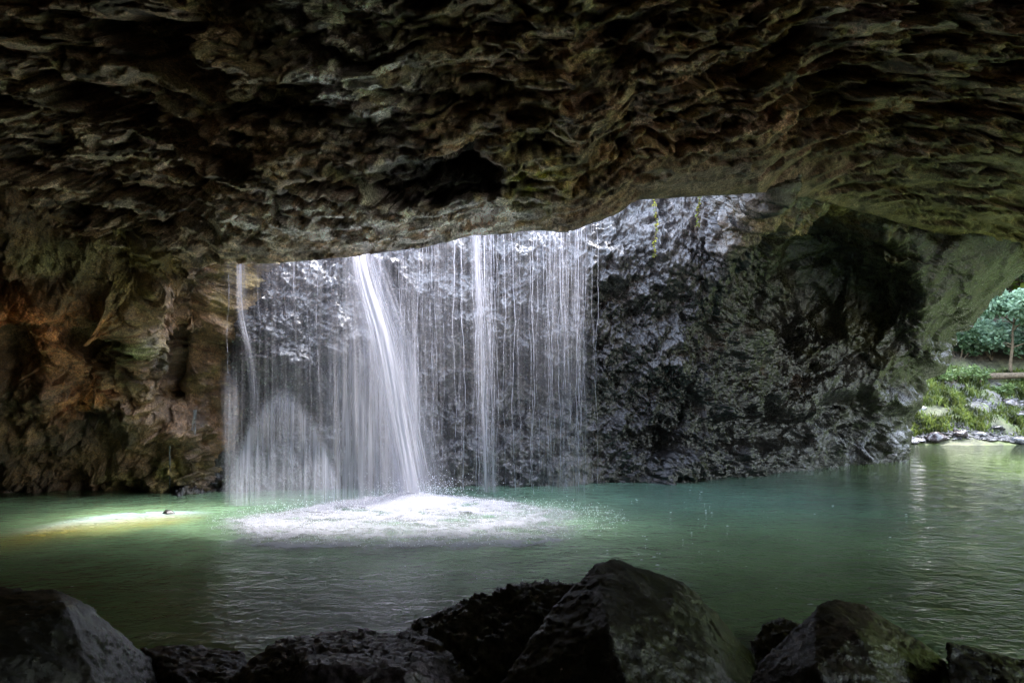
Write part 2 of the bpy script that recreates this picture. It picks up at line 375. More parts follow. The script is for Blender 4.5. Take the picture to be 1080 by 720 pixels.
# ------------------------------------------------------------------ back wall and right pier
def WB(px, py):
    return Wz(px, py)
def column(base, mids, up=2.6, lean=1.6):
    p0 = Wz(*base); pts = [p0+np.array([0, .15, -1.2]), p0]
    pts += [W(*m) for m in mids]
    last = pts[-1]; pts.append(last+np.array([0, lean, up])); return pts
cols = [
 column((185,519), [(188,440,17.4),(192,360,17.2),(200,285,17),(198,190,17.2)]),
 column((250,517), [(252,440,16.6),(256,360,15.9),(262,285,15.9),(258,160,17)]),
 column((300,516), [(300,445,16.7),(300,375,15.4),(296,290,15.5),(290,150,17.2)]),
 column((400,514), [(400,440,17.2),(400,350,16.8),(400,275,17.0),(400,140,18.6)]),
 column((500,512), [(500,440,17.2),(500,350,16.8),(500,262,17.0),(500,130,18.8)]),
 column((600,510), [(600,440,17.2),(600,345,16.8),(600,255,17.0),(600,130,19.0)]),
 column((675,508), [(675,435,17.5),(678,340,16.8),(684,235,16.8),(688,120,18.6)]),
 column((735,505), [(730,430,17.6),(730,340,17.0),(742,232,16.4),(745,130,18.0)]),
 column((775,502), [(768,430,18.4),(768,335,17.6),(790,245,15.4),(800,185,14.2)], 2.0, .2),
 column((820,498), [(815,430,19.8),(812,340,20.2),(822,262,17.0),(832,190,15.0)], 2.0, .2),
 column((860,494), [(855,430,20.4),(855,345,21.2),(862,268,19.0),(878,195,17.0)], 2.0, .3),
 column((900,490), [(905,432,21.0),(908,350,21.2),(920,278,19.4),(925,200,18.2)], 2.0, .3),
 column((930,488), [(940,430,21.8),(958,352,20.6),(978,290,19.2),(985,215,18.8)], 2.0, .3),
 column((946,486), [(962,430,23.0),(998,372,21.6),(1034,316,20.4),(1078,262,19.6)], 2.0, .6),
 column((950,483), [(966,430,25.5),(1002,372,24.4),(1040,316,23.4),(1085,258,22.6)], 2.0, .8),
 column((930,478), [(945,430,30),(975,372,30),(1010,316,29),(1050,258,28)], 2.0, .8),
 column((880,474), [(890,430,34),(910,372,34),(930,316,34),(950,258,33)], 2.0, .8)]
ctrl = np.array(cols)                                     # columns x rows x 3
cs = [70, 75, 120, 120, 120, 95, 75, 55, 60, 55, 55, 45, 40, 50, 30, 20]
S = crom(ctrl, cs)                                        # columns dense
S = crom(S.transpose(1, 0, 2), [30, 110, 110, 110, 110, 45]).copy()      # rows x columns
N = normals(S)
if N[200, 300, 1] > 0: N = -N
Q = S.astype(np.float32); bx, by = PX(S)
al = np.clip((bx-800)/60, 0, 1)                            # drier pier on the right
f1, f2, cid = worley(Q*[1.5, 1.5, 1.2]+.3*np.stack([pn(Q*1.5, 1), pn(Q*1.5, 2), pn(Q*1.5, 3)], -1), 204)
f1b, f2b, _ = worley(Q*[4.2, 4.2, 3.4]+.35*np.stack([pn(Q*4, 4), pn(Q*4, 5), pn(Q*4, 6)], -1), 214)
hb = .46*fbm(Q*.6, 3, 201)+.20*ridged(Q*[1.2, 1.2, .9], 4, 205)+.26*(f2-f1)*(.4+cid)*(1-.3*al)+.05*(f2b-f1b)+.04*fbm(Q*7, 5, 209, .6)
diag = Q[..., 0]*.6+Q[..., 2]*.9
hb += (1-al)*.11*ridged(np.stack([diag*2.2, Q[..., 1]*.8, (Q[..., 0]-Q[..., 2])*.55], -1), 4, 219)
pier = sstep(.3, 1.0, al+.25*fbm(Q*.8, 3, 225))
along = Q[..., 0]*.55+Q[..., 2]*.83; perp = Q[..., 0]*.83-Q[..., 2]*.55
bed = np.stack([perp*1.5+.3*pn(Q*.7, 226), along*.28, Q[..., 1]*.3], -1)
hp = .46*fbm(Q*.5, 3, 201)+.16*ridged(bed, 4, 227, .5)+.16*(f2-f1)*cid+.03*fbm(Q*5, 4, 228, .55)
cw = .5*np.stack([fbm(Q*1.2, 3, 53), fbm(Q*1.2, 3, 54), fbm(Q*1.2, 3, 55)], -1)
hp += .36*facets(Q*[.7, .7, .6]+cw, 411, .8)+.11*facets(Q*[2.0, 2.0, 1.6]+cw, 412, .8)
hb += .17*facets(Q*[1.3, 1.3, 1.1]+cw, 413, .9)+.08*facets(Q*[3.4, 3.4, 2.6]+cw, 414, .9)+.03*facets(Q*[8, 8, 6]+cw, 415, .9)
hb = lerp(hb, hp*(1-.55*sstep(930, 985, bx)), pier)
# undercuts near the water on the right
for (cx_, cy_, rx_, ry_, dp) in ((800, 455, 52, 26, .9), (905, 445, 45, 22, .8), (690, 470, 36, 20, .5), (940, 330, 26, 38, .4), (862, 300, 82, 58, 1.45), (962, 398, 26, 22, .6), (1002, 352, 20, 20, .5)):
    hb -= dp*np.exp(-(((bx-cx_)/rx_)**2+((by-cy_-22*fbm(Q*.9, 4, 231))/ry_)**2)**2)
hb *= np.where(np.arange(S.shape[0])[:, None] > 0, 1, 1)
S2 = S+N*hb[..., None]
c = np.broadcast_to(np.array([.042, .039, .039], np.float32), Q.shape).copy()
c = mixc(c, (.075, .066, .06), sstep(-.1, .4, fbm(Q*.9, 4, 240)))
c = mixc(c, (.085, .075, .078), np.exp(-(((bx-740)/90)**2+((by-235)/40)**2))*.7)  # upper wall painted paler where daylight falls on it
c = mixc(c, (.085, .08, .035), al*sstep(-.2, .3, fbm(Q*.7, 4, 241)+(380-by)/500)*.9)
c = mixc(c, (.46, .31, .13), np.clip(np.exp(-(((bx-860)/70)**2+((by-236)/24)**2))*sstep(-.4, .2, fbm(Q*1.3, 4, 246))*1.2, 0, 1))  # brown-gold shoulder, its colour raised to stand in for light
c = mixc(c, (.10, .05, .03), sstep(.25, .5, fbm(Q*.8, 3, 245))*np.exp(-(((bx-800)/70)**2+((by-390)/50)**2)))
c = mixc(c, (.10, .085, .042), al*sstep(.1, .4, fbm(Q*1.4, 4, 247))*sstep(400, 300, by)*.6)
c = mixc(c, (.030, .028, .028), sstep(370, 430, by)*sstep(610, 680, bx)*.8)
c = mixc(c, (.14, .12, .05), sstep(.15, .45, fbm(Q*1.5, 3, 260))*np.exp(-((bx-228)/26)**2))
c = mixc(c, (.035, .032, .028), sstep(915, 965, bx)*sstep(290, 330, by)*.75)  # outer pier edge painted darker to look shaded
c = mixc(c, (.03, .027, .024), np.exp(-(((bx-862)/80)**2+((by-310)/52)**2)**2)*.6)  # shade of the hollow painted into its colour
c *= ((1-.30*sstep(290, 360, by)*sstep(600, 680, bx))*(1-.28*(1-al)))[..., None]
c = mixc(c, (.024, .019, .016), sstep(935, 975, bx)*.85)  # same edge darkened further in colour against light from outside
wet = np.clip(1-al*.55-.5*sstep(860, 920, bx), 0, 1)*np.clip(.6+.5*fbm(Q*2, 3, 262), 0, 1)
tint = np.concatenate([c, np.ones(c.shape[:2]+(1,))], -1)
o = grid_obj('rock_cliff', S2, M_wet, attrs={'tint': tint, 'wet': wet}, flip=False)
tag(o, kind='structure')

# ------------------------------------------------------------------ left wall
def xyz(*r): return [np.array(p, float) for p in r]
lc = [
 xyz((-6.2, 17.6, -1), (-6.2, 17.5, 0), (-6.1, 17.3, 1.7), (-6.0, 17, 3.2), (-5.8, 16.6, 4.8), (-5.7, 16, 6.4), (-5.7, 16, 8)),
 column((216, 518), [(216,440,15.5),(214,360,15.1),(218,290,14.2),(218,200,13.6)], 2, -.2),
 column((190, 519), [(192,440,15.1),(188,360,14.9),(186,292,13.8),(186,200,13.2)], 2, -.2),
 column((150, 518), [(152,440,14.8),(146,362,14.2),(146,296,13.4),(148,200,12.7)], 2, -.2),
 column((105, 517), [(105,440,14.6),(104,365,14.5),(108,300,13.3),(110,205,12.4)], 2, -.2),
 column((55, 517), [(50,440,14.2),(52,370,13.6),(55,305,12.9),(60,205,12.0)], 2, -.2),
 column((5, 516), [(0,440,14.0),(0,370,13.5),(0,305,12.6),(0,205,11.6)], 2, -.2),
 column((-60, 516), [(-70,440,13.5),(-70,370,13),(-70,300,12.2),(-70,205,11.2)], 2, -.2),
 xyz((-13.4, 11, -1), (-13.4, 11, 0), (-13.6, 11, 1.7), (-13.3, 10.8, 3.2), (-12.6, 10.3, 5), (-11.8, 9.6, 6.6), (-11.8, 9.4, 8.5)),
 xyz((-14.6, 5, -1), (-14.6, 5, 0), (-14.8, 5, 1.7), (-14.5, 5, 3.4), (-14, 5, 5.2), (-13, 5, 6.8), (-13, 5, 8.5)),
 xyz((-14.6, -6, -1), (-14.6, -6, 0), (-14.8, -6, 1.7), (-14.5, -6, 3.4), (-14, -6, 5.2), (-13, -6, 6.8), (-13, -6, 8.5))]
S = crom(np.array(lc), [30, 45, 60, 60, 70, 70, 50, 40, 20, 15])
S = crom(S.transpose(1, 0, 2), [25, 110, 110, 100, 90, 30]).copy()
N = normals(S)
if N[200, 150, 1] > 0: N = -N
Q = S.astype(np.float32); bx, by = PX(S)
f1, f2, cid = worley(Q*[.9, .9, .9]+.4*np.stack([pn(Q, 1), pn(Q, 2), pn(Q, 3)], -1), 304)
f1b, f2b, cidb = worley(Q*[2.6, 2.6, 2.2]+.3*np.stack([pn(Q*2, 4), pn(Q*2, 5), pn(Q*2, 6)], -1), 314)
dg = np.stack([(Q[..., 0]*.8+Q[..., 2]*.7)*1.1, Q[..., 1], (Q[..., 2]*.8-Q[..., 0]*.6)*2.6], -1)
hb = .62*fbm(Q*.55, 3, 301)+.42*(f2-f1)*(.3+cid)+.10*(f2b-f1b)+.15*ridged(dg, 4, 303, .5)+.06*fbm(dg*2.2, 5, 305, .6)
for (cx_, cy_, rx_, ry_, dp) in ((22, 375, 26, 34, .45), (85, 345, 32, 30, .4), (198, 350, 22, 60, .6), (92, 195, 26, 16, .5), (190, 420, 20, 30, .5)):
    hb -= dp*np.exp(-(((bx-cx_)/rx_)**2+((by-cy_-6*pn(Q*1.5, 331))/ry_)**2)**2)
for (cx_, cy_, rx_, ry_, dp) in ((30, 318, 36, 16, .45), (122, 318, 14, 18, .4), (150, 370, 24, 36, .2)):
    hb += dp*np.exp(-(((bx-cx_)/rx_)**2+((by-cy_)/ry_)**2))
cw = .5*np.stack([fbm(Q*1.1, 3, 56), fbm(Q*1.1, 3, 57), fbm(Q*1.1, 3, 58)], -1)
hb += .30*facets(Q*[.9, .9, .9]+cw, 421, .9)+.15*facets(Q*[2.4, 2.4, 2.2]+cw, 422, .9)+.07*facets(Q*[6, 6, 5]+cw, 423, .9)
S2 = S+N*(hb*sstep(16.8, 15.5, S[..., 1]))[..., None]
c = np.broadcast_to(np.array([.14, .105, .07], np.float32), Q.shape).copy()
c = mixc(c, (.05, .045, .04), sstep(-.1, .4, fbm(Q*.8, 4, 340))*.8)
c = mixc(c, (.16, .15, .07), sstep(-.1, .4, fbm(Q*.7, 4, 341))*sstep(60, 130, bx))
org = np.exp(-(((bx-30)/48)**2+((by-335)/38)**2))+np.exp(-(((bx-120)/16)**2+((by-320)/18)**2))*1.2+.6*np.exp(-(((bx-95)/40)**2+((by-415)/30)**2))
c = mixc(c, (.48, .22, .095), np.clip(org*sstep(-.35, .3, fbm(Q*1.2, 4, 342)), 0, 1)*.9)
grn = np.exp(-(((bx-142-.35*(by-360))/20)**2+((by-362)/45)**2))+.7*np.exp(-(((bx-60)/60)**2+((by-270)/22)**2))
c = c*np.array([1.3, 1.02, .82])
c = mixc(c, (.17, .19, .085), np.clip(grn*sstep(-.3, .25, fbm(Q*1.6, 4, 343)), 0, 1)*.85)
wet = np.clip(.15+.4*fbm(Q*1.2, 3, 345), 0, 1)*.6
tint = np.concatenate([c, np.ones(c.shape[:2]+(1,))], -1)
o = grid_obj('cave_wall', S2, M_left, attrs={'tint': tint, 'wet': wet}); tag(o, kind='structure')

# ------------------------------------------------------------------ pool
PLUNGE = Wz(432, 528)
xs = np.concatenate([np.linspace(-40, -14, 20)[:-1], np.linspace(-14, 20, 420), np.linspace(20, 60, 30)[1:]])
ys = np.concatenate([np.linspace(1, 20, 300), np.linspace(20, 44, 90)[1:]])
X, Y = np.meshgrid(xs, ys); Z = 0*X; Pw = np.stack([X, Y, Z], -1); Q = Pw.astype(np.float32)
dp_ = np.hypot(X-PLUNGE[0], Y-PLUNGE[1])
Pw[..., 2] = .018*np.exp(-dp_/6)*np.sin(dp_*5.5+1.5*pn(Q*.5, 3))+.02*fbm(Q*[.8, 1.1, 1], 3, 400)*np.exp(-dp_/9)
chop = .44+.16*sstep(4.5, 8.5, X-.25*(Y-8))+.9*np.exp(-(dp_/5.0)**2)+.0*X
c = np.broadcast_to(np.array([.20, .31, .155], np.float32), Q.shape).copy()
c = mixc(c, (.085, .16, .125), sstep(-3, 4, X)*sstep(8, 14, Y)*.9)
c = mixc(c, (.075, .11, .05), sstep(0, 7, X)*sstep(13, 7, Y)*.7)
c = mixc(c, (.07, .11, .028), sstep(4.5, 8.5, X-.25*(Y-8)))  # yellow-green reflection of the bank put into the water colour
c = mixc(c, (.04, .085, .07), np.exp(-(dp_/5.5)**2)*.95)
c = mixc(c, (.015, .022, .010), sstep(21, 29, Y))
tint = np.concatenate([c, np.ones(c.shape[:2]+(1,))], -1)
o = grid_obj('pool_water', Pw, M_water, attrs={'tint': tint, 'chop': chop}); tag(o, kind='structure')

# patch of light on the pool at the left, painted on a thin tinted sheet
def light_patch():
    m, t, b = new_mat('light_patch_tint')
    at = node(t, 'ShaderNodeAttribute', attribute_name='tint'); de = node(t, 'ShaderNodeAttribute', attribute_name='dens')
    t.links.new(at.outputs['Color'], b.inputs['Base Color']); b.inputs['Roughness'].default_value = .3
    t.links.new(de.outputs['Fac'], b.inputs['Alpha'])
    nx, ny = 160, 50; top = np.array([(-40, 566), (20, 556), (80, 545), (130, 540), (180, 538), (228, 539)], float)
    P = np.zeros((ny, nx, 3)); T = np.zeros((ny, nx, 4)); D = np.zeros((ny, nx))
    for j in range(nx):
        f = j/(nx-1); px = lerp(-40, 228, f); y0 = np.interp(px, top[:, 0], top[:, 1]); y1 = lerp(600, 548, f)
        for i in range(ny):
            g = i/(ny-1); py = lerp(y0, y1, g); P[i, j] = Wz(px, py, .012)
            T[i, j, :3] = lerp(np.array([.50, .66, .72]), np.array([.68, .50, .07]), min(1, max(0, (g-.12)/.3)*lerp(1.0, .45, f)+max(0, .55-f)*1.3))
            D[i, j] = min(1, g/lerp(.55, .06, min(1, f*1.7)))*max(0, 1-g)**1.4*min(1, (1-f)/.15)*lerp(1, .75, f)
    T[..., 3] = 1
    return grid_obj('light_patch', P, m, attrs={'tint': T, 'dens': D*.72*(.75+.5*np.clip(fbm(P.astype(np.float32)*[2.5, 5, 1], 5, 6, .65)+.4, 0, 1))})
tag(light_patch(), kind='structure')

# ------------------------------------------------------------------ rock floor under the boulders
X, Y = np.meshgrid(np.linspace(-15, 20, 260), np.linspace(-7, 6.2, 120)); Q = np.stack([X, Y, 0*X], -1).astype(np.float32)
Z = lerp(.15, -.7, sstep(3.6, 6.0, Y))+.22*fbm(Q*.8, 4, 500)+.12*ridged(Q*1.6, 3, 501)-.15
o = grid_obj('rock_floor', np.stack([X, Y, Z], -1), M_bould, attrs={'tint': rgba((.05, .045, .045), X.size), 'wet': np.full(X.size, .4)}); tag(o, kind='structure')

# ------------------------------------------------------------------ boulders
def boulder(name, pts, label, tintf=(.045, .042, .045), size=.024, amp=.05, wetv=.6, seed=1, smooth_it=0, grp=None, cat='boulder', ridgey=.6, side=None):
    bm = bmesh.new()
    for p in pts: bm.verts.new(p)
    r = bmesh.ops.convex_hull(bm, input=bm.verts)
    junk = [e for e in r['geom_interior'] if isinstance(e, bmesh.types.BMVert)]
    if junk: bmesh.ops.delete(bm, geom=list(set(junk)), context='VERTS')
    for _ in range(9):
        L = [e for e in bm.edges if e.calc_length() > size]
        if not L or len(bm.verts) > 60000: break
        bmesh.ops.subdivide_edges(bm, edges=L, cuts=1, use_grid_fill=False)
        bmesh.ops.triangulate(bm, faces=[f for f in bm.faces if len(f.verts) > 3])
    for _ in range(smooth_it): bmesh.ops.smooth_vert(bm, verts=bm.verts, factor=.5, use_axis_x=True, use_axis_y=True, use_axis_z=True)
    bm.normal_update()
    V = np.array([v.co[:] for v in bm.verts]); N = np.array([v.normal[:] for v in bm.verts])
    Fc = np.array([[v.index for v in f.verts] for f in bm.faces]) if bm.verts.index_update() is None else None
    bm.free()
    Q = V.astype(np.float32)
    f1, f2, _ = worley(Q*4+.4*np.stack([pn(Q*4, seed), pn(Q*4, seed+1), pn(Q*4, seed+2)], -1), seed+5)
    st_ = np.stack([Q[:, 0]*3+Q[:, 2]*5, Q[:, 1]*4, (Q[:, 2]*1.0-Q[:, 0]*.8)*1.6], -1)
    fw = .4*np.stack([fbm(Q*2, 3, seed+7), fbm(Q*2, 3, seed+8), fbm(Q*2, 3, seed+9)], -1)
    d = amp*(.5*facets(Q*[2.6, 2.6, 2.2]+fw, seed+3, .9)+.4*facets(Q*[6, 6, 5]+fw, seed+4, .9)+.25*fbm(Q*1.8, 3, seed)+ridgey*.55*ridged(st_*1.6, 5, seed+20, .6)+.55*(f2-f1)+.45*fbm(st_*4, 4, seed+30, .6)+.2*fbm(Q*34, 2, seed+31))-amp*.3
    V2 = V+N*d[:, None]
    k = sstep(-.2, .4, fbm(Q*2.5, 4, seed+40))
    c = mixc(np.broadcast_to(np.asarray(tintf, np.float32)*.5, V.shape).copy(), np.asarray(tintf)*1.15, k)
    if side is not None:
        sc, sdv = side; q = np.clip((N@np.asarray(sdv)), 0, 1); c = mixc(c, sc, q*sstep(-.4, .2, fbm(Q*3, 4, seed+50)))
    cen = np.array([V2[:, 0].mean(), V2[:, 1].mean(), V2[:, 2].min()])
    o = mesh_obj(name, V2-cen, Fc, M_bould, attrs={'tint': np.concatenate([c, np.ones((len(c), 1))], 1), 'wet': np.clip(wetv+.5*fbm(Q*3, 3, seed+60), 0, 1)})
    o.location = cen
    return tag(o, label, cat, grp)
G_f = 'dark boulders along the near shore'
def wp(*l): return [W(*p) for p in l]
boulder('boulder', wp((-70,618,4.3),(10,622,4.3),(55,622,4.4),(86,634,4.5),(120,662,4.7),(165,700,4.9),(190,735,4.9),(40,690,3.6),(-60,690,3.4),(60,800,3.5),(-120,800,3.3),(180,780,4.3),(-90,650,4.9),(100,690,5.4),(70,640,3.95),(100,720,3.7)),
        'large black boulder at the far left of the near shore with a sunlit right slope', tintf=(.036, .034, .037), seed=11, amp=.02, grp=G_f)
boulder('boulder', wp((150,684,5.0),(185,680,5.2),(225,682,5.2),(258,688,5.1),(265,715,4.8),(160,720,4.7),(150,760,4.6),(270,760,4.6),(230,740,4.3),(200,690,5.5)),
        'low flat wet rock in the gap right of the far left boulder', tintf=(.05, .035, .038), seed=23, amp=.03, grp=G_f)
boulder('boulder', wp((240,718,4.4),(285,678,4.7),(340,668,4.8),(400,666,4.9),(450,672,4.8),(480,690,4.6),(500,725,4.4),(260,770,4.0),(480,780,4.0),(330,700,4.1),(430,705,4.05),(380,800,3.8),(350,668,5.3),(450,672,5.3)),
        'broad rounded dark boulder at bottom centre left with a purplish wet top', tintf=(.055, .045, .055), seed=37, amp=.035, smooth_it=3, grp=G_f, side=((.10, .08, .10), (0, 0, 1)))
boulder('boulder', wp((430,664,5.6),(465,652,5.5),(500,640,5.4),(528,622,5.3),(575,618,5.4),(605,616,5.3),(620,650,4.9),(600,700,4.7),(540,735,4.5),(470,720,4.6),(430,690,5.0),(560,780,4.4),(460,760,4.5),(560,625,5.9),(470,660,6.0)),
        'jagged lumpy wet rock leaning against the left side of the big pointed boulder', tintf=(.085, .08, .085), seed=41, amp=.065, ridgey=.9, wetv=.7, grp=G_f)
boulder('boulder', wp((628,594,4.75),(648,588,4.85),(690,604,5.0),(720,614,5.1),(765,655,5.2),(792,690,5.1),(806,720,4.9),(600,622,4.6),(560,672,4.4),(522,730,4.2),(700,645,4.4),(755,695,4.25),(795,740,4.2),(640,660,4.1),(560,800,3.8),(780,800,3.9),(690,800,3.6),(660,600,5.5),(760,700,5.8)),
        'largest black boulder, pointed, in the bottom middle of the near shore', tintf=(.034, .032, .032), seed=53, amp=.018, grp=G_f, side=((.055, .052, .052), (.7, .3, .5)))  # upper right slope coloured lighter, standing in for light on it
boulder('boulder', wp((792,676,5.3),(805,658,5.4),(830,654,5.5),(848,660,5.4),(850,690,5.1),(795,720,5.0),(840,730,4.9),(820,665,5.9)),
        'small rough rock wedged between the pointed boulder and the reddish brown boulder', tintf=(.075, .065, .055), seed=61, amp=.05, size=.03, grp=G_f)
boulder('boulder', wp((862,640,4.6),(880,632,4.7),(915,640,4.7),(925,646,4.65),(965,670,4.6),(998,700,4.5),(1004,735,4.4),(800,700,4.4),(785,730,4.3),(860,700,4.1),(905,670,4.3),(940,735,4.0),(800,790,4.0),(1000,800,4.0),(900,800,3.8),(890,640,5.2),(960,690,5.2)),
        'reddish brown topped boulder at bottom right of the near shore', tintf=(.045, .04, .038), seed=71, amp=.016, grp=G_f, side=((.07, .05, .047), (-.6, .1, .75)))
boulder('boulder', wp((1000,678,4.3),(1020,680,4.4),(1050,690,4.4),(1090,702,4.4),(1150,715,4.3),(1000,740,4.0),(1130,760,3.9),(1010,800,3.8),(1150,800,3.8),(1040,690,4.9),(1002,690,4.6)),
        'low black rock at the extreme bottom right corner of the shore', seed=83, amp=.025, grp=G_f)

# ------------------------------------------------------------------ waterfall
fall = empty('waterfall', tuple(PLUNGE)); tag(fall, 'white waterfall dropping through the roof opening into the green pool', 'waterfall')
def put(o):                                   # child of the fall, keeping world coordinates
    o.parent = fall; o.location = (-PLUNGE[0], -PLUNGE[1], -PLUNGE[2]); return o
def sheet(name, paths, dens, mat, ns=60, ntt=90, up=1.6, wob=.05, seed=1):
    """paths: falling lines (each a list of world points, top to bottom) across the sheet; dens(f, g, px, py)"""
    A = np.array(paths, float)
    A = np.concatenate([A[:, :1]+(A[:, :1]-A[:, 1:2])*.0+np.array([0, .12, up]), A], 1)
    k = A.shape[0]
    f = np.linspace(0, 1, ns); g = np.linspace(0, 1, ntt)
    B = crom(A, [max(2, ns//(k-1))]*(k-1)); B = crom(B.transpose(1, 0, 2), [ntt//(A.shape[1]-1)]*(A.shape[1]-1))
    m, n = B.shape[:2]
    Fq, Gq = np.meshgrid(np.linspace(0, 1, n), np.linspace(0, 1, m))
    wtop = np.linalg.norm(A[-1, 2]-A[0, 2]); lenm = np.linalg.norm(np.diff(B[:, n//2], axis=0), axis=1).sum()
    st = np.stack([Fq*wtop+seed*3.1, Gq*lenm, 0*Fq], -1)
    B[..., 1] += wob*2*fbm(np.stack([Fq*wtop*5, Gq*1.2, 0*Fq+seed], -1), 3, seed)
    px, py = PX(B)
    D = dens(Fq, Gq, px, py)
    return put(grid_obj(name, B, mat, attrs={'st': st, 'dens': np.clip(D, 0, 2)}))
def line(x0, y0, d0, x1, y1, n=4, bow=0.0):   # falling line from a lip pixel to the pool pixel
    p0 = W(x0, y0, d0); p1 = Wz(x1, y1)
    out = []
    for i in range(n):
        f = i/(n-1); p = lerp(p0, p1, f); q = f**.8
        p[0] = lerp(p0[0], p1[0], q); p[1] = lerp(p0[1], p1[1], q); out.append(p)
    return out
gs = lambda x, c, s: np.exp(-((x-c)/s)**2)
# main stream: narrow at the lip, fanning to the right as it falls
sheet('main_stream', [line(362, 270, 13.3, 400, 527), line(374, 268, 13.3, 425, 528), line(384, 266, 13.2, 442, 528), line(394, 265, 13.3, 462, 527), line(402, 264, 13.4, 478, 526)],
      lambda f, g, px, py: (.07+1.5*gs(f, .40+.04*g, .14)*lerp(1, .75, g)+.42*gs(f, .66, .08)+.32*gs(f, .22, .08)+.25*gs(f, .82, .05))*sstep(0, .12, f)*sstep(1, .85, f), M_fall, 90, 120, seed=2)
sheet('main_stream_spray', [line(352, 270, 13.6, 372, 528), line(375, 268, 13.6, 412, 528), line(396, 265, 13.6, 455, 526), line(408, 263, 13.6, 492, 524)],
      lambda f, g, px, py: (.14+.42*gs(f, .5, .3)*sstep(.05, .5, g))*sstep(0, .15, f)*sstep(1, .8, f), M_veil, 90, 110, seed=3)
# broad veil over the left half
sheet('falling_veil', [line(232, 281, 13.9, 234, 532), line(262, 279, 13.9, 262, 534), line(300, 277, 13.9, 300, 534), line(345, 273, 13.9, 345, 531), line(390, 268, 14.0, 392, 528), line(440, 263, 14.0, 444, 526)],
      lambda f, g, px, py: .11*sstep(230, 262, px+8*np.sin(py*.05))+.12*sstep(255, 300, px)+(.34*sstep(325, 365, px)*sstep(300, 440, py)+.10*sstep(330, 380, px))*sstep(.3, .45, g)+.45*gs(px, 244, 9)*sstep(380, 430, py), M_veil, 150, 110, seed=4)
# thin stream at the left that strikes the bulge in the wall
sheet('side_stream', [[W(247, 281, 14.2), W(248, 330, 14.3), W(258, 372, 14.4), W(262, 425, 14.2), Wz(256, 532)],
                      [W(254, 280, 14.2), W(256, 330, 14.2), W(264, 372, 14.3), W(269, 425, 14.1), Wz(266, 533)], [W(262, 279, 14.2), W(264, 330, 14.3), W(272, 372, 14.4), W(276, 425, 14.2), Wz(278, 533)]],
      lambda f, g, px, py: (.5*gs(f, .45, .3))*sstep(0, .2, f)*sstep(1, .8, f)*(1-.75*sstep(400, 470, py)), M_fall, 40, 110, seed=5)
# bell shaped curtain thrown off the bulge
def bell(f, g, px, py):
    top = 402+np.abs((px-298)/34.0)**1.8*34+7*fbm(np.stack([px/7.0, 0*px, 0*px], -1).astype(np.float32), 3, 9)
    e = sstep(0, 26, py-top)
    rim = np.exp(-np.maximum(py-top-8, 0)/60.0)
    return e*(.36+.34*rim)*sstep(236, 252, px)*sstep(380, 345, px)
sheet('bell_curtain', [[W(x, 395, 14.6), W(lerp(298, x, 1.0), 430, 14.4), W(x, 480, 14.2), Wz(x, 533)] for x in (236, 260, 285, 310, 335, 360, 376)],
      bell, M_veil, 140, 140, up=.05, wob=.03, seed=6)
# second stream
sheet('second_stream', [line(492, 248, 13.6, 496, 518), line(500, 247, 13.6, 508, 519), line(508, 246, 13.6, 518, 519), line(518, 246, 13.7, 530, 518)],
      lambda f, g, px, py: (.08+.62*gs(f, .40+.15*g, .18)+.3*gs(f, .8, .08))*sstep(0, .15, f)*sstep(1, .8, f), M_fall, 60, 110, seed=7)
# thin see-through sheet over the right half
sheet('thin_veil', [line(x, 250, 14.1, x+3, 518) for x in (430, 470, 510, 550, 590, 626)],
      lambda f, g, px, py: (.12+.15*gs(px, 592, 26)+.10*gs(px, 465, 30)+.06*gs(px, 545, 14))*sstep(0, .06, f)*sstep(1, .92, f), M_veil, 150, 100, seed=8)

def strands(name, specs, seed):
    V, Fa, ST, D = [], [], [], []; n = 0; r = random.Random(seed)
    for (px, d, wd, de, py0, py1) in specs:
        K = 26; p0 = W(px, py0, d); p1 = Wz(px+r.uniform(-1, 4), py1); ph = r.uniform(0, 50)
        for i in range(K):
            f = i/(K-1); z = lerp(p0[2], p1[2], f); q = math.sqrt(f)
            x = lerp(p0[0], p1[0], q)+.03*math.sin(ph+z*1.7)+.012*math.sin(ph+z*5)+.007*math.sin(ph*2+z*13); y = lerp(p0[1], p1[1], q)
            ww = .8*wd*(.6+.5*abs(math.sin(ph+z*3.3)))
            for a in range(3):
                an = a*2.0944+ph; V.append((x+ww*math.cos(an), y+ww*math.sin(an), z)); ST.append((ph*2.3, z, a*.01)); D.append(de)
        for i in range(K-1):
            for a in range(3):
                b = (a+1) % 3; Fa.append((n+i*3+a, n+i*3+b, n+i*3+3+b, n+i*3+3+a))
        n += K*3
    return put(mesh_obj(name, V, Fa, M_strand, attrs={'st': np.array(ST), 'dens': np.array(D)}))
M_strand = fall_mat('strand_water', s1=1., s2=2., lo=.44, hi=.66, t1=1.1)
r = random.Random(5); specs = []
def lipy(px): return float(np.interp(px, edge[:, 0], edge[:, 1]))-6
for i in range(24):
    px = r.uniform(412, 628); specs.append((px, r.uniform(13.4, 14.6), r.uniform(.003, .008), r.uniform(.25, .7), lipy(px), r.uniform(512, 524)))
for i in range(26):
    px = r.gauss(592, 15); specs.append((px, r.uniform(13.5, 14.3), r.uniform(.004, .009), r.uniform(.35, .9), lipy(px), r.uniform(512, 522)))
for i in range(22):
    px = r.gauss(515, 9); specs.append((px, r.uniform(13.3, 13.9), r.uniform(.004, .010), r.uniform(.4, .9), lipy(px), r.uniform(514, 522)))
for i in range(8):
    px = r.uniform(228, 420); specs.append((px, r.uniform(13.8, 14.6), r.uniform(.003, .008), r.uniform(.2, .6), lipy(px), r.uniform(524, 534)))
for i in range(24):
    px = r.gauss(440, 18); specs.append((px, r.uniform(13.4, 13.9), r.uniform(.003, .008), r.uniform(.3, .7), lipy(px), r.uniform(520, 526)))
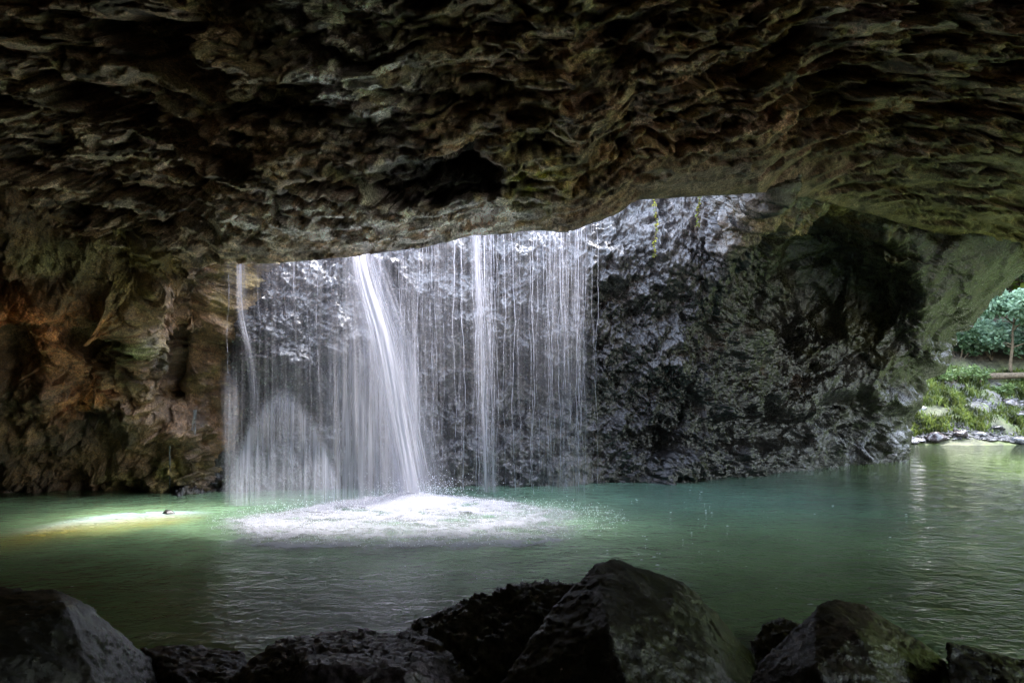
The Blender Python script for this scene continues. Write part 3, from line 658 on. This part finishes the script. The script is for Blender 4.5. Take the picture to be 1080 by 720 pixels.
for px in (541, 563, 478, 486):
    specs.append((px, 13.6, .011, .8, lipy(px), 516))
st_o = strands('water_strands', specs, 9); st_o['kind'] = 'stuff'

# trickles at the left
def trickle(px, py0, d, px1, py1, w0, w1, label):
    e = empty('water_trickle', tuple(Wz(px1, py1))); tag(e, label, 'trickle', 'thin trickles on the left rock')
    V, Fa, ST, D = [], [], [], []; K = 30; r = random.Random(px); n = 0
    for s_ in range(7):
        p0 = W(px, py0, d); p1 = Wz(px1, py1); off = r.uniform(-1, 1); ph = r.uniform(0, 9)
        for i in range(K):
            f = i/(K-1); p = lerp(p0, p1, f); x = p[0]+off*lerp(w0, w1, f); ww = .006+.004*math.sin(ph+f*20)
            for a in range(3):
                an = a*2.0944; V.append((x+ww*math.cos(an)-p1[0], p[1]+ww*math.sin(an)-p1[1], p[2]-p1[2])); ST.append((ph*7, p[2], 0)); D.append(.9*(1-.5*f))
        for i in range(K-1):
            for a in range(3):
                b = (a+1) % 3; Fa.append((n+i*3+a, n+i*3+b, n+i*3+3+b, n+i*3+3+a))
        n += K*3
    o = mesh_obj('falling_drops', V, Fa, M_strand, attrs={'st': np.array(ST), 'dens': np.array(D)}); o.parent = e
trickle(206, 432, 14.6, 199, 517, .03, .12, 'short spreading trickle off the dark rock left of the waterfall')
trickle(179, 470, 14.8, 179, 519, .01, .02, 'faint thread of dripping water furthest left, by the mossy rock')

# ------------------------------------------------------------------ foam and spray
def foam():
    nx, ny = 330, 200
    u_, v_ = np.meshgrid(np.linspace(-1, 1, nx), np.linspace(-1, 1, ny))
    top = np.array([(205, 556), (240, 545), (290, 538), (340, 528), (390, 522), (470, 520), (530, 524), (600, 535), (655, 552)], float)
    bot = np.array([(205, 562), (240, 577), (300, 588), (380, 592), (450, 594), (540, 590), (610, 584), (655, 568)], float)
    P = np.zeros((ny, nx, 3)); D = np.zeros((ny, nx))
    px = 430+u_*225
    y0 = np.interp(px, top[:, 0], top[:, 1]); y1 = np.interp(px, bot[:, 0], bot[:, 1])
    d0 = CAMH*F/(y0-HY); d1 = CAMH*F/(y1-HY); d = lerp(d0, d1, (v_+1)/2)
    P[..., 0] = (px-CX)/F*d; P[..., 1] = d
    Q = P.astype(np.float32); ddp = np.hypot(P[..., 0]-PLUNGE[0], (P[..., 1]-PLUNGE[1])*1.0)
    P[..., 2] = .012+.03*np.clip(fbm(Q*[1.5, 2.0, 1], 4, 600)+.3, 0, 1)+.02*fbm(Q*6, 3, 601)+.16*np.exp(-(ddp/.6)**2)
    rim = np.minimum(np.minimum(1-np.abs(u_), 1-np.abs(v_)*.98), 1)
    P[..., 2] = lerp(.006, P[..., 2], sstep(0, .25, rim))
    D = .40+.36*sstep(0, .34, rim)+.55*np.exp(-(ddp/1.15)**2)-.10*sstep(520, 640, px)+.06*sstep(420, 260, px)+.10*np.sin(ddp*4.2+2*pn(Q*.8, 9))*np.exp(-ddp/3)
    D *= sstep(0, .06, rim)
    return grid_obj('foam', P, M_foam, attrs={'dens': D})
tag(foam(), 'patch of churning white foam where the waterfall lands', 'foam', kind='stuff')
def drops():
    V, Fa = [], []; n = 0; r = random.Random(3)
    oc = [(1, 0, 0), (-1, 0, 0), (0, 1, 0), (0, -1, 0), (0, 0, 1), (0, 0, -1)]; of = [(0, 2, 4), (2, 1, 4), (1, 3, 4), (3, 0, 4), (2, 0, 5), (1, 2, 5), (3, 1, 5), (0, 3, 5)]
    for i in range(7500):
        if i < 5200:
            a = r.uniform(0, 6.283); q = math.sqrt(r.random()); x = -1.55+3.5*q*math.cos(a); y = 11.6+2.3*q*math.sin(a); z = .03+abs(r.gauss(0, .07)); s = r.uniform(.003, .010)
        else:
            x = PLUNGE[0]+r.gauss(.05, .55); y = PLUNGE[1]+r.gauss(0, .4); z = abs(r.gauss(0, .22)); s = r.uniform(.003, .010)
        for p in oc: V.append((x+p[0]*s, y+p[1]*s, z+p[2]*s))
        Fa += [tuple(n+k for k in t) for t in of]; n += 6
    return mesh_obj('spray', V, Fa, M_drop, smooth=True)
tag(drops(), 'fine white droplets splashing above the foam', 'spray', kind='stuff')

# small pebble in the painted patch of light
p = Wz(178, 541, .02)
boulder('pebble', [p+np.array(q)*[1.0, 1, 1] for q in ((-.12, 0, 0), (.12, 0, 0), (0, .08, 0), (0, -.08, 0), (-.05, 0, .07), (.04, .02, .05), (.0, 0, -.05))], 'small dark stone breaking the water in the painted patch of light', size=.03, amp=.006, cat='stone', seed=91)

# ------------------------------------------------------------------ far bank
def shore(X, Y):                              # metres inland from the waterline
    a = Y-33.0-.6*np.sin(X*.5); b = (X-34.0-.9*np.sin(Y*.4))*.9
    return np.maximum(a, b)+1.2*np.exp(-np.abs(a-b)*.6)*(np.abs(a-b) < 6)*(np.maximum(a, b) > -3)*0
def bank_z(X, Y):
    q = shore(X, Y)
    return np.where(q < 0, -.6+np.clip((q+2)/2, 0, 1)*.65, .05+q*.62*sstep(0, 3, q+1)+np.clip(q-8, 0, 50)*.35)
xs = np.concatenate([np.linspace(2, 18, 30)[:-1], np.linspace(18, 40, 240), np.linspace(40, 70, 30)[1:]])
ys = np.concatenate([np.linspace(-8, 28, 50)[:-1], np.linspace(28, 45, 220), np.linspace(45, 75, 40)[1:]])
X, Y = np.meshgrid(xs, ys); Q = np.stack([X, Y, 0*X], -1).astype(np.float32)
Z = bank_z(X, Y)+.35*fbm(Q*.5, 4, 700)*sstep(-1, 2, shore(X, Y))+.12*ridged(Q*1.2, 3, 701)*sstep(-2, 1, shore(X, Y))-.08
PB = np.stack([X, Y, Z], -1); bx, by = PX(PB)
c = np.broadcast_to(np.array([.07, .075, .035], np.float32), Q.shape).copy()
c = mixc(c, (.11, .10, .095), np.clip(np.exp(-(((bx-1040-.6*(by-420))/36)**2+((by-418)/24)**2))*1.3+.2*np.exp(-((by-462)/7)**2), 0, 1)*sstep(-.4, .1, fbm(Q*1.5, 4, 702)))
c = mixc(c, (.045, .06, .02), sstep(4, 7, shore(X, Y))*sstep(33, 36, X))
c = mixc(c, (.035, .024, .016), sstep(392, 376, by)*.95)
c = mixc(c, (.09, .12, .03), sstep(.0, .3, fbm(Q*.9, 3, 703))*sstep(375, 395, by)*.7)
tint = np.concatenate([c, np.ones(c.shape[:2]+(1,))], -1)
o = grid_obj('far_bank', PB, M_bank, attrs={'tint': tint, 'wet': 0*X}); tag(o, kind='structure')
def onbank(px, Y):
    x = (px-CX)/F*Y; return np.array([x, Y, float(bank_z(np.array(x), np.array(Y)))])
def grass():
    r = random.Random(12); V, Fa, T = [], [], []; n = 0
    for i in range(60000):
        px = r.uniform(940, 1120) if i < 26000 else r.uniform(1100, 1330); Y = r.uniform(33.5, 39.5) if i < 26000 else r.uniform(33.5, 42)
        q = float(pn(np.array([[px*.03, Y*.9, 3.3]]), 8)[0]) if False else math.sin(px*.11+Y*1.7)+math.sin(px*.05-Y*2.9)+r.gauss(0, .5)
        if q < -.2 or math.exp(-((px-1048)/26)**2-((Y-36.4)/1.3)**2) > r.random()*1.1: continue
        p = onbank(px, Y); h = r.uniform(.12, .38); a = r.uniform(0, 6.28); lx, ly = math.cos(a)*h*.6, math.sin(a)*h*.6; wd = r.uniform(.015, .04)
        wx, wy = -math.sin(a)*wd, math.cos(a)*wd
        V += [(p[0]-wx, p[1]-wy, p[2]-.05), (p[0]+wx, p[1]+wy, p[2]-.05), (p[0]+lx*.4+wx, p[1]+ly*.4+wy, p[2]+h*.7), (p[0]+lx*.4-wx, p[1]+ly*.4-wy, p[2]+h*.7), (p[0]+lx, p[1]+ly, p[2]+h)]
        Fa += [(n, n+1, n+2, n+3), (n+3, n+2, n+4, n+4)]
        k = r.random(); k2 = .55+.45*math.sin(px*.23+Y*3.1)*math.sin(px*.07-Y*1.3); cc = (lerp(.10, .21, k)*k2, lerp(.15, .25, k)*k2, lerp(.035, .06, k)*k2); T += [(*cc, 1)]*5; n += 5
    Fq = [f for f in Fa if f[2] != f[3]]; Ft = [f for f in Fa if f[2] == f[3]]
    tri = [(a, b, c_) for a, b, c_, d in Fq]+[(a, c_, d) for a, b, c_, d in Fq]+[(a, b, c_) for a, b, c_, d in Ft]
    return mesh_obj('grass', V, tri, M_leaf, attrs={'tint': np.array(T)})
tag(grass(), 'bright green grass covering the far bank', 'grass', kind='stuff')
def brock(px, Y, s, label, tintf=(.10, .09, .09), seed=1, flat=.7, dz=0.0):
    p = onbank(px, Y); p[2] = max(p[2], 0.0)+dz; r = random.Random(seed)
    pts = []
    for i in range(16):
        a = r.uniform(0, 6.28); e = r.uniform(-.5, 1); q = math.sqrt(max(.05, 1-e*e))
        pts.append(p+np.array([math.cos(a)*q*s*r.uniform(.85, 1.1), math.sin(a)*q*s*.9, e*s*flat]))
    return boulder('bank_rock', pts, label, tintf=tintf, size=max(.06, s*.15), amp=.06*s, wetv=.15, seed=seed, smooth_it=2, cat='rock', grp='rocks on the far bank')
brock(987, 33.2, .55, 'large dark round rock at the far waterline nearest the cave pier', (.06, .045, .05), 101, .75)
brock(1012, 33.3, .42, 'dark rock at the far waterline, second from the cave pier', (.05, .035, .035), 102, .8)
brock(968, 33.2, .38, 'low pale flat rock at the far waterline against the cave pier', (.13, .12, .13), 103, .35)
brock(1074, 33.2, .50, 'dark bluish rock at the far waterline at the right frame edge', (.08, .08, .09), 104, .6)
brock(1034, 33.4, .34, 'small grey stone at the far waterline in the middle of the shingle', (.14, .13, .13), 105, .45)
brock(1050, 33.9, .5, 'flat grey slab lying just above the far waterline in the grass', (.10, .095, .10), 106, .5)
brock(1064, 36.4, .55, 'rounded brown grey rock at the foot of the pale scree on the far bank', (.13, .11, .11), 107, .6)
brock(1076, 35.5, .6, 'pale flat slab by the scree at the right frame edge', (.11, .10, .10), 108, .4)
brock(972, 35.0, .33, 'pale rock half hidden in the grass beside the cave pier', (.14, .13, .13), 109, .8)
# shingle along the waterline
def shingle():
    r = random.Random(77); V, Fa, T = [], [], []; n = 0
    oc = np.array([(1, 0, 0), (-1, 0, 0), (0, 1, 0), (0, -1, 0), (0, 0, 1), (0, 0, -1)]); of = [(0, 2, 4), (2, 1, 4), (1, 3, 4), (3, 0, 4), (2, 0, 5), (1, 2, 5), (3, 1, 5), (0, 3, 5)]
    for i in range(1500):
        if i < 900: p = onbank(r.uniform(945, 1120), r.uniform(33.0, 34.1))
        else: p = onbank(r.gauss(1050, 20), r.gauss(36.4, .8))
        p[2] = max(p[2], 0); s = r.uniform(.05, .17); k = r.uniform(.05, .16)
        for q in oc: V.append(p+q*s*np.array([r.uniform(.7, 1.2), r.uniform(.7, 1.2), r.uniform(.4, .7)])); T.append((k, k*.95, k*.96, 1))
        Fa += [tuple(n+j for j in t) for t in of]; n += 6
    return mesh_obj('shingle', V, Fa, M_bank, smooth=False, attrs={'tint': np.array(T), 'wet': np.zeros(len(V))})
tag(shingle(), 'pale grey shingle strewn along the far waterline and scree', 'shingle', kind='stuff')

def leaves(name, blobs, count, size, cols, seed, parent, off):
    r = np.random.default_rng(seed); V, Fa, T = [], [], []; n = 0
    wts = np.array([b[3]**2 for b in blobs]); wts = wts/wts.sum()
    for i in range(count):
        b = blobs[r.choice(len(blobs), p=wts)]
        v = r.normal(size=3); v /= np.linalg.norm(v); c = np.array(b[:3])+v*b[3]*r.uniform(.45, 1.05)*np.array([1, 1, .75])
        a = r.normal(size=3); a[2] *= .5; a /= np.linalg.norm(a); up = np.cross(a, r.normal(size=3)); up /= np.linalg.norm(up); s = size*r.uniform(.6, 1.3)
        for q in ((0, 0), (.5, .32), (1, 0), (.5, -.32)): V.append(c+a*s*q[0]+up*s*q[1]-off)
        k = r.random(); cc = lerp(np.array(cols[0]), np.array(cols[1]), k)
        if r.random() < .12: cc = cc*1.5
        T += [(*cc, 1)]*4; Fa.append((n, n+1, n+2, n+3)); n += 4
    return mesh_obj(name, V, Fa, M_leaf, parent, smooth=False, attrs={'tint': np.array(T)})
def limb(V, Fa, a, b, ra, rb):
    a = np.array(a, float); b = np.array(b, float); d = b-a; d /= np.linalg.norm(d); s = np.cross(d, [.31, .9, .2]); s /= np.linalg.norm(s); t_ = np.cross(d, s); n = len(V)
    for (p, r_) in ((a, ra), (lerp(a, b, .5)+s*ra*.5, (ra+rb)/2), (b, rb)):
        for k in range(8): V.append(p+r_*(math.cos(k*.785)*s+math.sin(k*.785)*t_))
    for j in range(2):
        for k in range(8): Fa.append((n+j*8+k, n+j*8+(k+1) % 8, n+j*8+8+(k+1) % 8, n+j*8+8+k))
def tree(px, Y, h, cr, label, cols, count, seed, lean=0.0, size=.28):
    p = onbank(px, Y); e = empty('tree', tuple(p)); tag(e, label, 'tree', 'trees on the far bank'); r = random.Random(seed)
    V, Fa, blobs = [], [], []
    top = np.array([lean, 0, h*.75]); limb(V, Fa, (0, 0, -.3), top*.5, h*.025, h*.018); limb(V, Fa, top*.5, top, h*.018, h*.008)
    for i in range(9):
        f = r.uniform(.4, 1); a = r.uniform(0, 6.28); q = top*f; t_ = q+np.array([math.cos(a)*cr*r.uniform(.5, 1), math.sin(a)*cr*r.uniform(.5, 1), r.uniform(.0, .25)*h])
        limb(V, Fa, q, t_, h*.010, h*.003); blobs.append((*(p+t_), cr*r.uniform(.28, .5)))
    mesh_obj('trunk', V, Fa, M_bark, e)
    leaves('crown', blobs, count, size, cols, seed, e, p)
TE = ((.11, .19, .12), (.24, .34, .23)); DK = ((.03, .06, .03), (.06, .10, .045)); YG = ((.18, .26, .05), (.32, .40, .09))
tree(1066, 39.4, 4.3, 2.2, 'blue green broadleaf tree overhanging the far bank at the right frame edge', TE, 11000, 1, .2, .26)
tree(1036, 42.0, 8.5, 2.9, 'dense darker green tree behind the overhanging broadleaf tree', DK, 10000, 2, .4, .32)
tree(1128, 41.5, 11, 3.6, 'tall green tree beyond the right end of the fallen log', YG, 14000, 3, 0, .36)
tree(1005, 45.5, 14, 4.4, 'tall shade tree added highest up the slope behind the cave pier', YG, 20000, 4, 0, .42)  # tall crowns out of view, added to shade the bank and colour reflections
tree(1085, 47.5, 16, 5, 'tall shade tree added furthest back above the right frame edge', YG, 24000, 5, 0, .45)
tree(1165, 46, 15, 5, 'tall shade tree added outermost to the right on the far bank', YG, 18000, 6, 0, .45)
def added_forest():  # mostly unseen foliage added to green the reflections and cut sky glare
    r = np.random.default_rng(44); n = 260000
    Yv = r.uniform(-8, 60, n); Xv = r.uniform(18, 64, n); q = shore(Xv, Yv)
    keep = ((q > 11) & (q < 22)) | ((q > 2) & (Xv > 36) & (Yv < 30) & (q < 22)); Xv, Yv = Xv[keep], Yv[keep]; n = len(Xv); zb = bank_z(Xv, Yv)
    cl = fbm(np.stack([Xv*.28, Yv*.28, 0*Xv], -1).astype(np.float32), 3, 800)
    Zv = zb+r.uniform(0, 1, n)**.8*(9+8*cl)*np.clip((shore(Xv, Yv)-1)/8, .15, 1)*lerp(.30, 1, sstep(24, 34, Yv))
    a = r.normal(size=(n, 3)); a[:, 2] *= .5; a /= np.linalg.norm(a, axis=1, keepdims=True)
    b = np.cross(a, r.normal(size=(n, 3))); b /= np.linalg.norm(b, axis=1, keepdims=True); s_ = r.uniform(.35, .8, (n, 1))
    c = np.stack([Xv, Yv, Zv], -1); V = np.stack([c, c+a*s_*.5+b*s_*.32, c+a*s_, c+a*s_*.5-b*s_*.32], 1).reshape(-1, 3)
    k = r.random((n, 1)); tc = lerp(np.array([[.13, .20, .04]]), np.array([[.32, .38, .09]]), k)
    T = np.repeat(np.concatenate([tc, np.ones((n, 1))], 1), 4, 0)
    return mesh_obj('added_forest', V, np.arange(n*4).reshape(-1, 4), M_leaf, smooth=False, attrs={'tint': T})
tag(added_forest(), 'mostly unseen yellow green rainforest added behind the far bank for its reflection', 'added_forest', kind='stuff')
SH = ((.08, .13, .045), (.17, .23, .08))
def shrub(px, Y, s, label, cols, seed):
    p = onbank(px, Y); e = empty('shrub', tuple(p)); tag(e, label, 'shrub', 'shrubs on the far bank'); r = random.Random(seed); V, Fa, blobs = [], [], []
    for i in range(6):
        a = r.uniform(0, 6.28); t_ = np.array([math.cos(a)*s*.6, math.sin(a)*s*.6, s*r.uniform(.5, 1.1)]); limb(V, Fa, (0, 0, -.1), t_, .02, .008); blobs.append((*(p+t_), s*r.uniform(.35, .55)))
    mesh_obj('stem', V, Fa, M_bark, e); leaves('foliage', blobs, int(420*max(1, 2*s*s-1)), .17 if s < 1 else .26, cols, seed, e, p)
shrub(1006, 37.6, .8, 'pale yellow green shrub beside the cave pier above the grass', SH, 21)
shrub(1030, 38.0, .8, 'light green fern like shrub in front of the brown earth bank', SH, 22)
shrub(1058, 37.2, .5, 'small green shrub just above the pale scree', SH, 23)
shrub(1012, 40.5, 1.5, 'bushy dark green shrub at the left end of the brown earth bank', DK, 24)
shrub(1046, 41.0, 1.8, 'bushy blue green shrub behind the fallen log', TE, 25)
shrub(1080, 40.5, 1.6, 'bushy blue green shrub behind the log at the right frame edge', TE, 26)
# fallen log
pa, pb = onbank(1040, 38.4), onbank(1130, 38.0); pa[2] += .35; pb[2] += .35; V, Fa = [], []
mid = (pa+pb)/2; limb(V, Fa, pa-mid, pb-mid, .20, .14)
o = mesh_obj('fallen_log', V, Fa, M_bark); o.location = mid; tag(o, 'long brown fallen log lying across the far bank under the trees', 'log')

# vines hanging in the light beside the fall
def vine(px, y0, y1, d, label, seed):
    p = W(px, y1, d); e = empty('hanging_vine', tuple(p)); tag(e, label, 'vine', 'vines hanging through the roof opening'); r = random.Random(seed)
    H = (y1-y0)/F*d+1.2; V, Fa = [], []; pts = [np.array([.03*math.sin(k*.9+seed), .02*math.cos(k*1.3), H*(1-k/12)]) for k in range(13)]
    for a, b in zip(pts[:-1], pts[1:]): limb(V, Fa, a, b, .006, .006)
    mesh_obj('stem', V, Fa, M_bark, e); LV, LF, T = [], [], []; n = 0
    for i in range(int(70*H)):
        z = r.uniform(0, H); k = (1-z/H)*12; b = pts[min(12, int(k))]; a = r.uniform(0, 6.28); s_ = r.uniform(.035, .08)
        c_ = np.array([b[0], b[1], z]); dv = np.array([math.cos(a), math.sin(a), r.uniform(-.9, -.2)])*s_; sv = np.array([-math.sin(a), math.cos(a), 0])*s_*.35
        for q in (c_, c_+dv*.5+sv, c_+dv, c_+dv*.5-sv): LV.append(q)
        k = r.random(); T += [(lerp(.16, .45, k), lerp(.24, .40, k), .03, 1)]*4; LF.append((n, n+1, n+2, n+3)); n += 4
    mesh_obj('foliage', LV, LF, M_leaf, e, smooth=False, attrs={'tint': np.array(T)})
vine(691, 214, 272, 15.2, 'longest yellow green vine hanging against the wet wall right of the waterfall', 1)
vine(737, 210, 238, 15.0, 'short yellow green vine hanging right of the longest vine', 2)

# small broken flecks of white water drifting off the splash
def flecks():
    r = random.Random(31); V, Fa = [], []; n = 0
    for i in range(130):
        if i < 60: px, py = r.gauss(700, 60), r.gauss(560, 28)
        elif i < 100: px, py = r.uniform(240, 560), r.uniform(590, 665)
        else: px, py = r.uniform(60, 1040), r.uniform(520, 640)
        if py < 516 or (px > 640 and py > 650): continue
        p = Wz(px, py, .012); a = r.uniform(.008, .028)*r.choice((.5, 1, 1.8)); bq = a*r.uniform(.2, .45); K = 9; ph = r.uniform(0, 6)
        V.append((p[0], p[1], .014))
        for k in range(K):
            an = k/K*6.283; q = .65+.45*math.sin(an*2+ph)*math.sin(an*3+ph*2)
            V.append((p[0]+a*q*math.cos(an), p[1]+bq*q*math.sin(an)*1.6, .008))
        for k in range(K): Fa.append((n, n+1+k, n+1+(k+1) % K))
        n += K+1
    return mesh_obj('foam_flecks', V, Fa, M_drop)
tag(flecks(), 'scattered white flecks drifting on the green water', 'foam', kind='stuff')
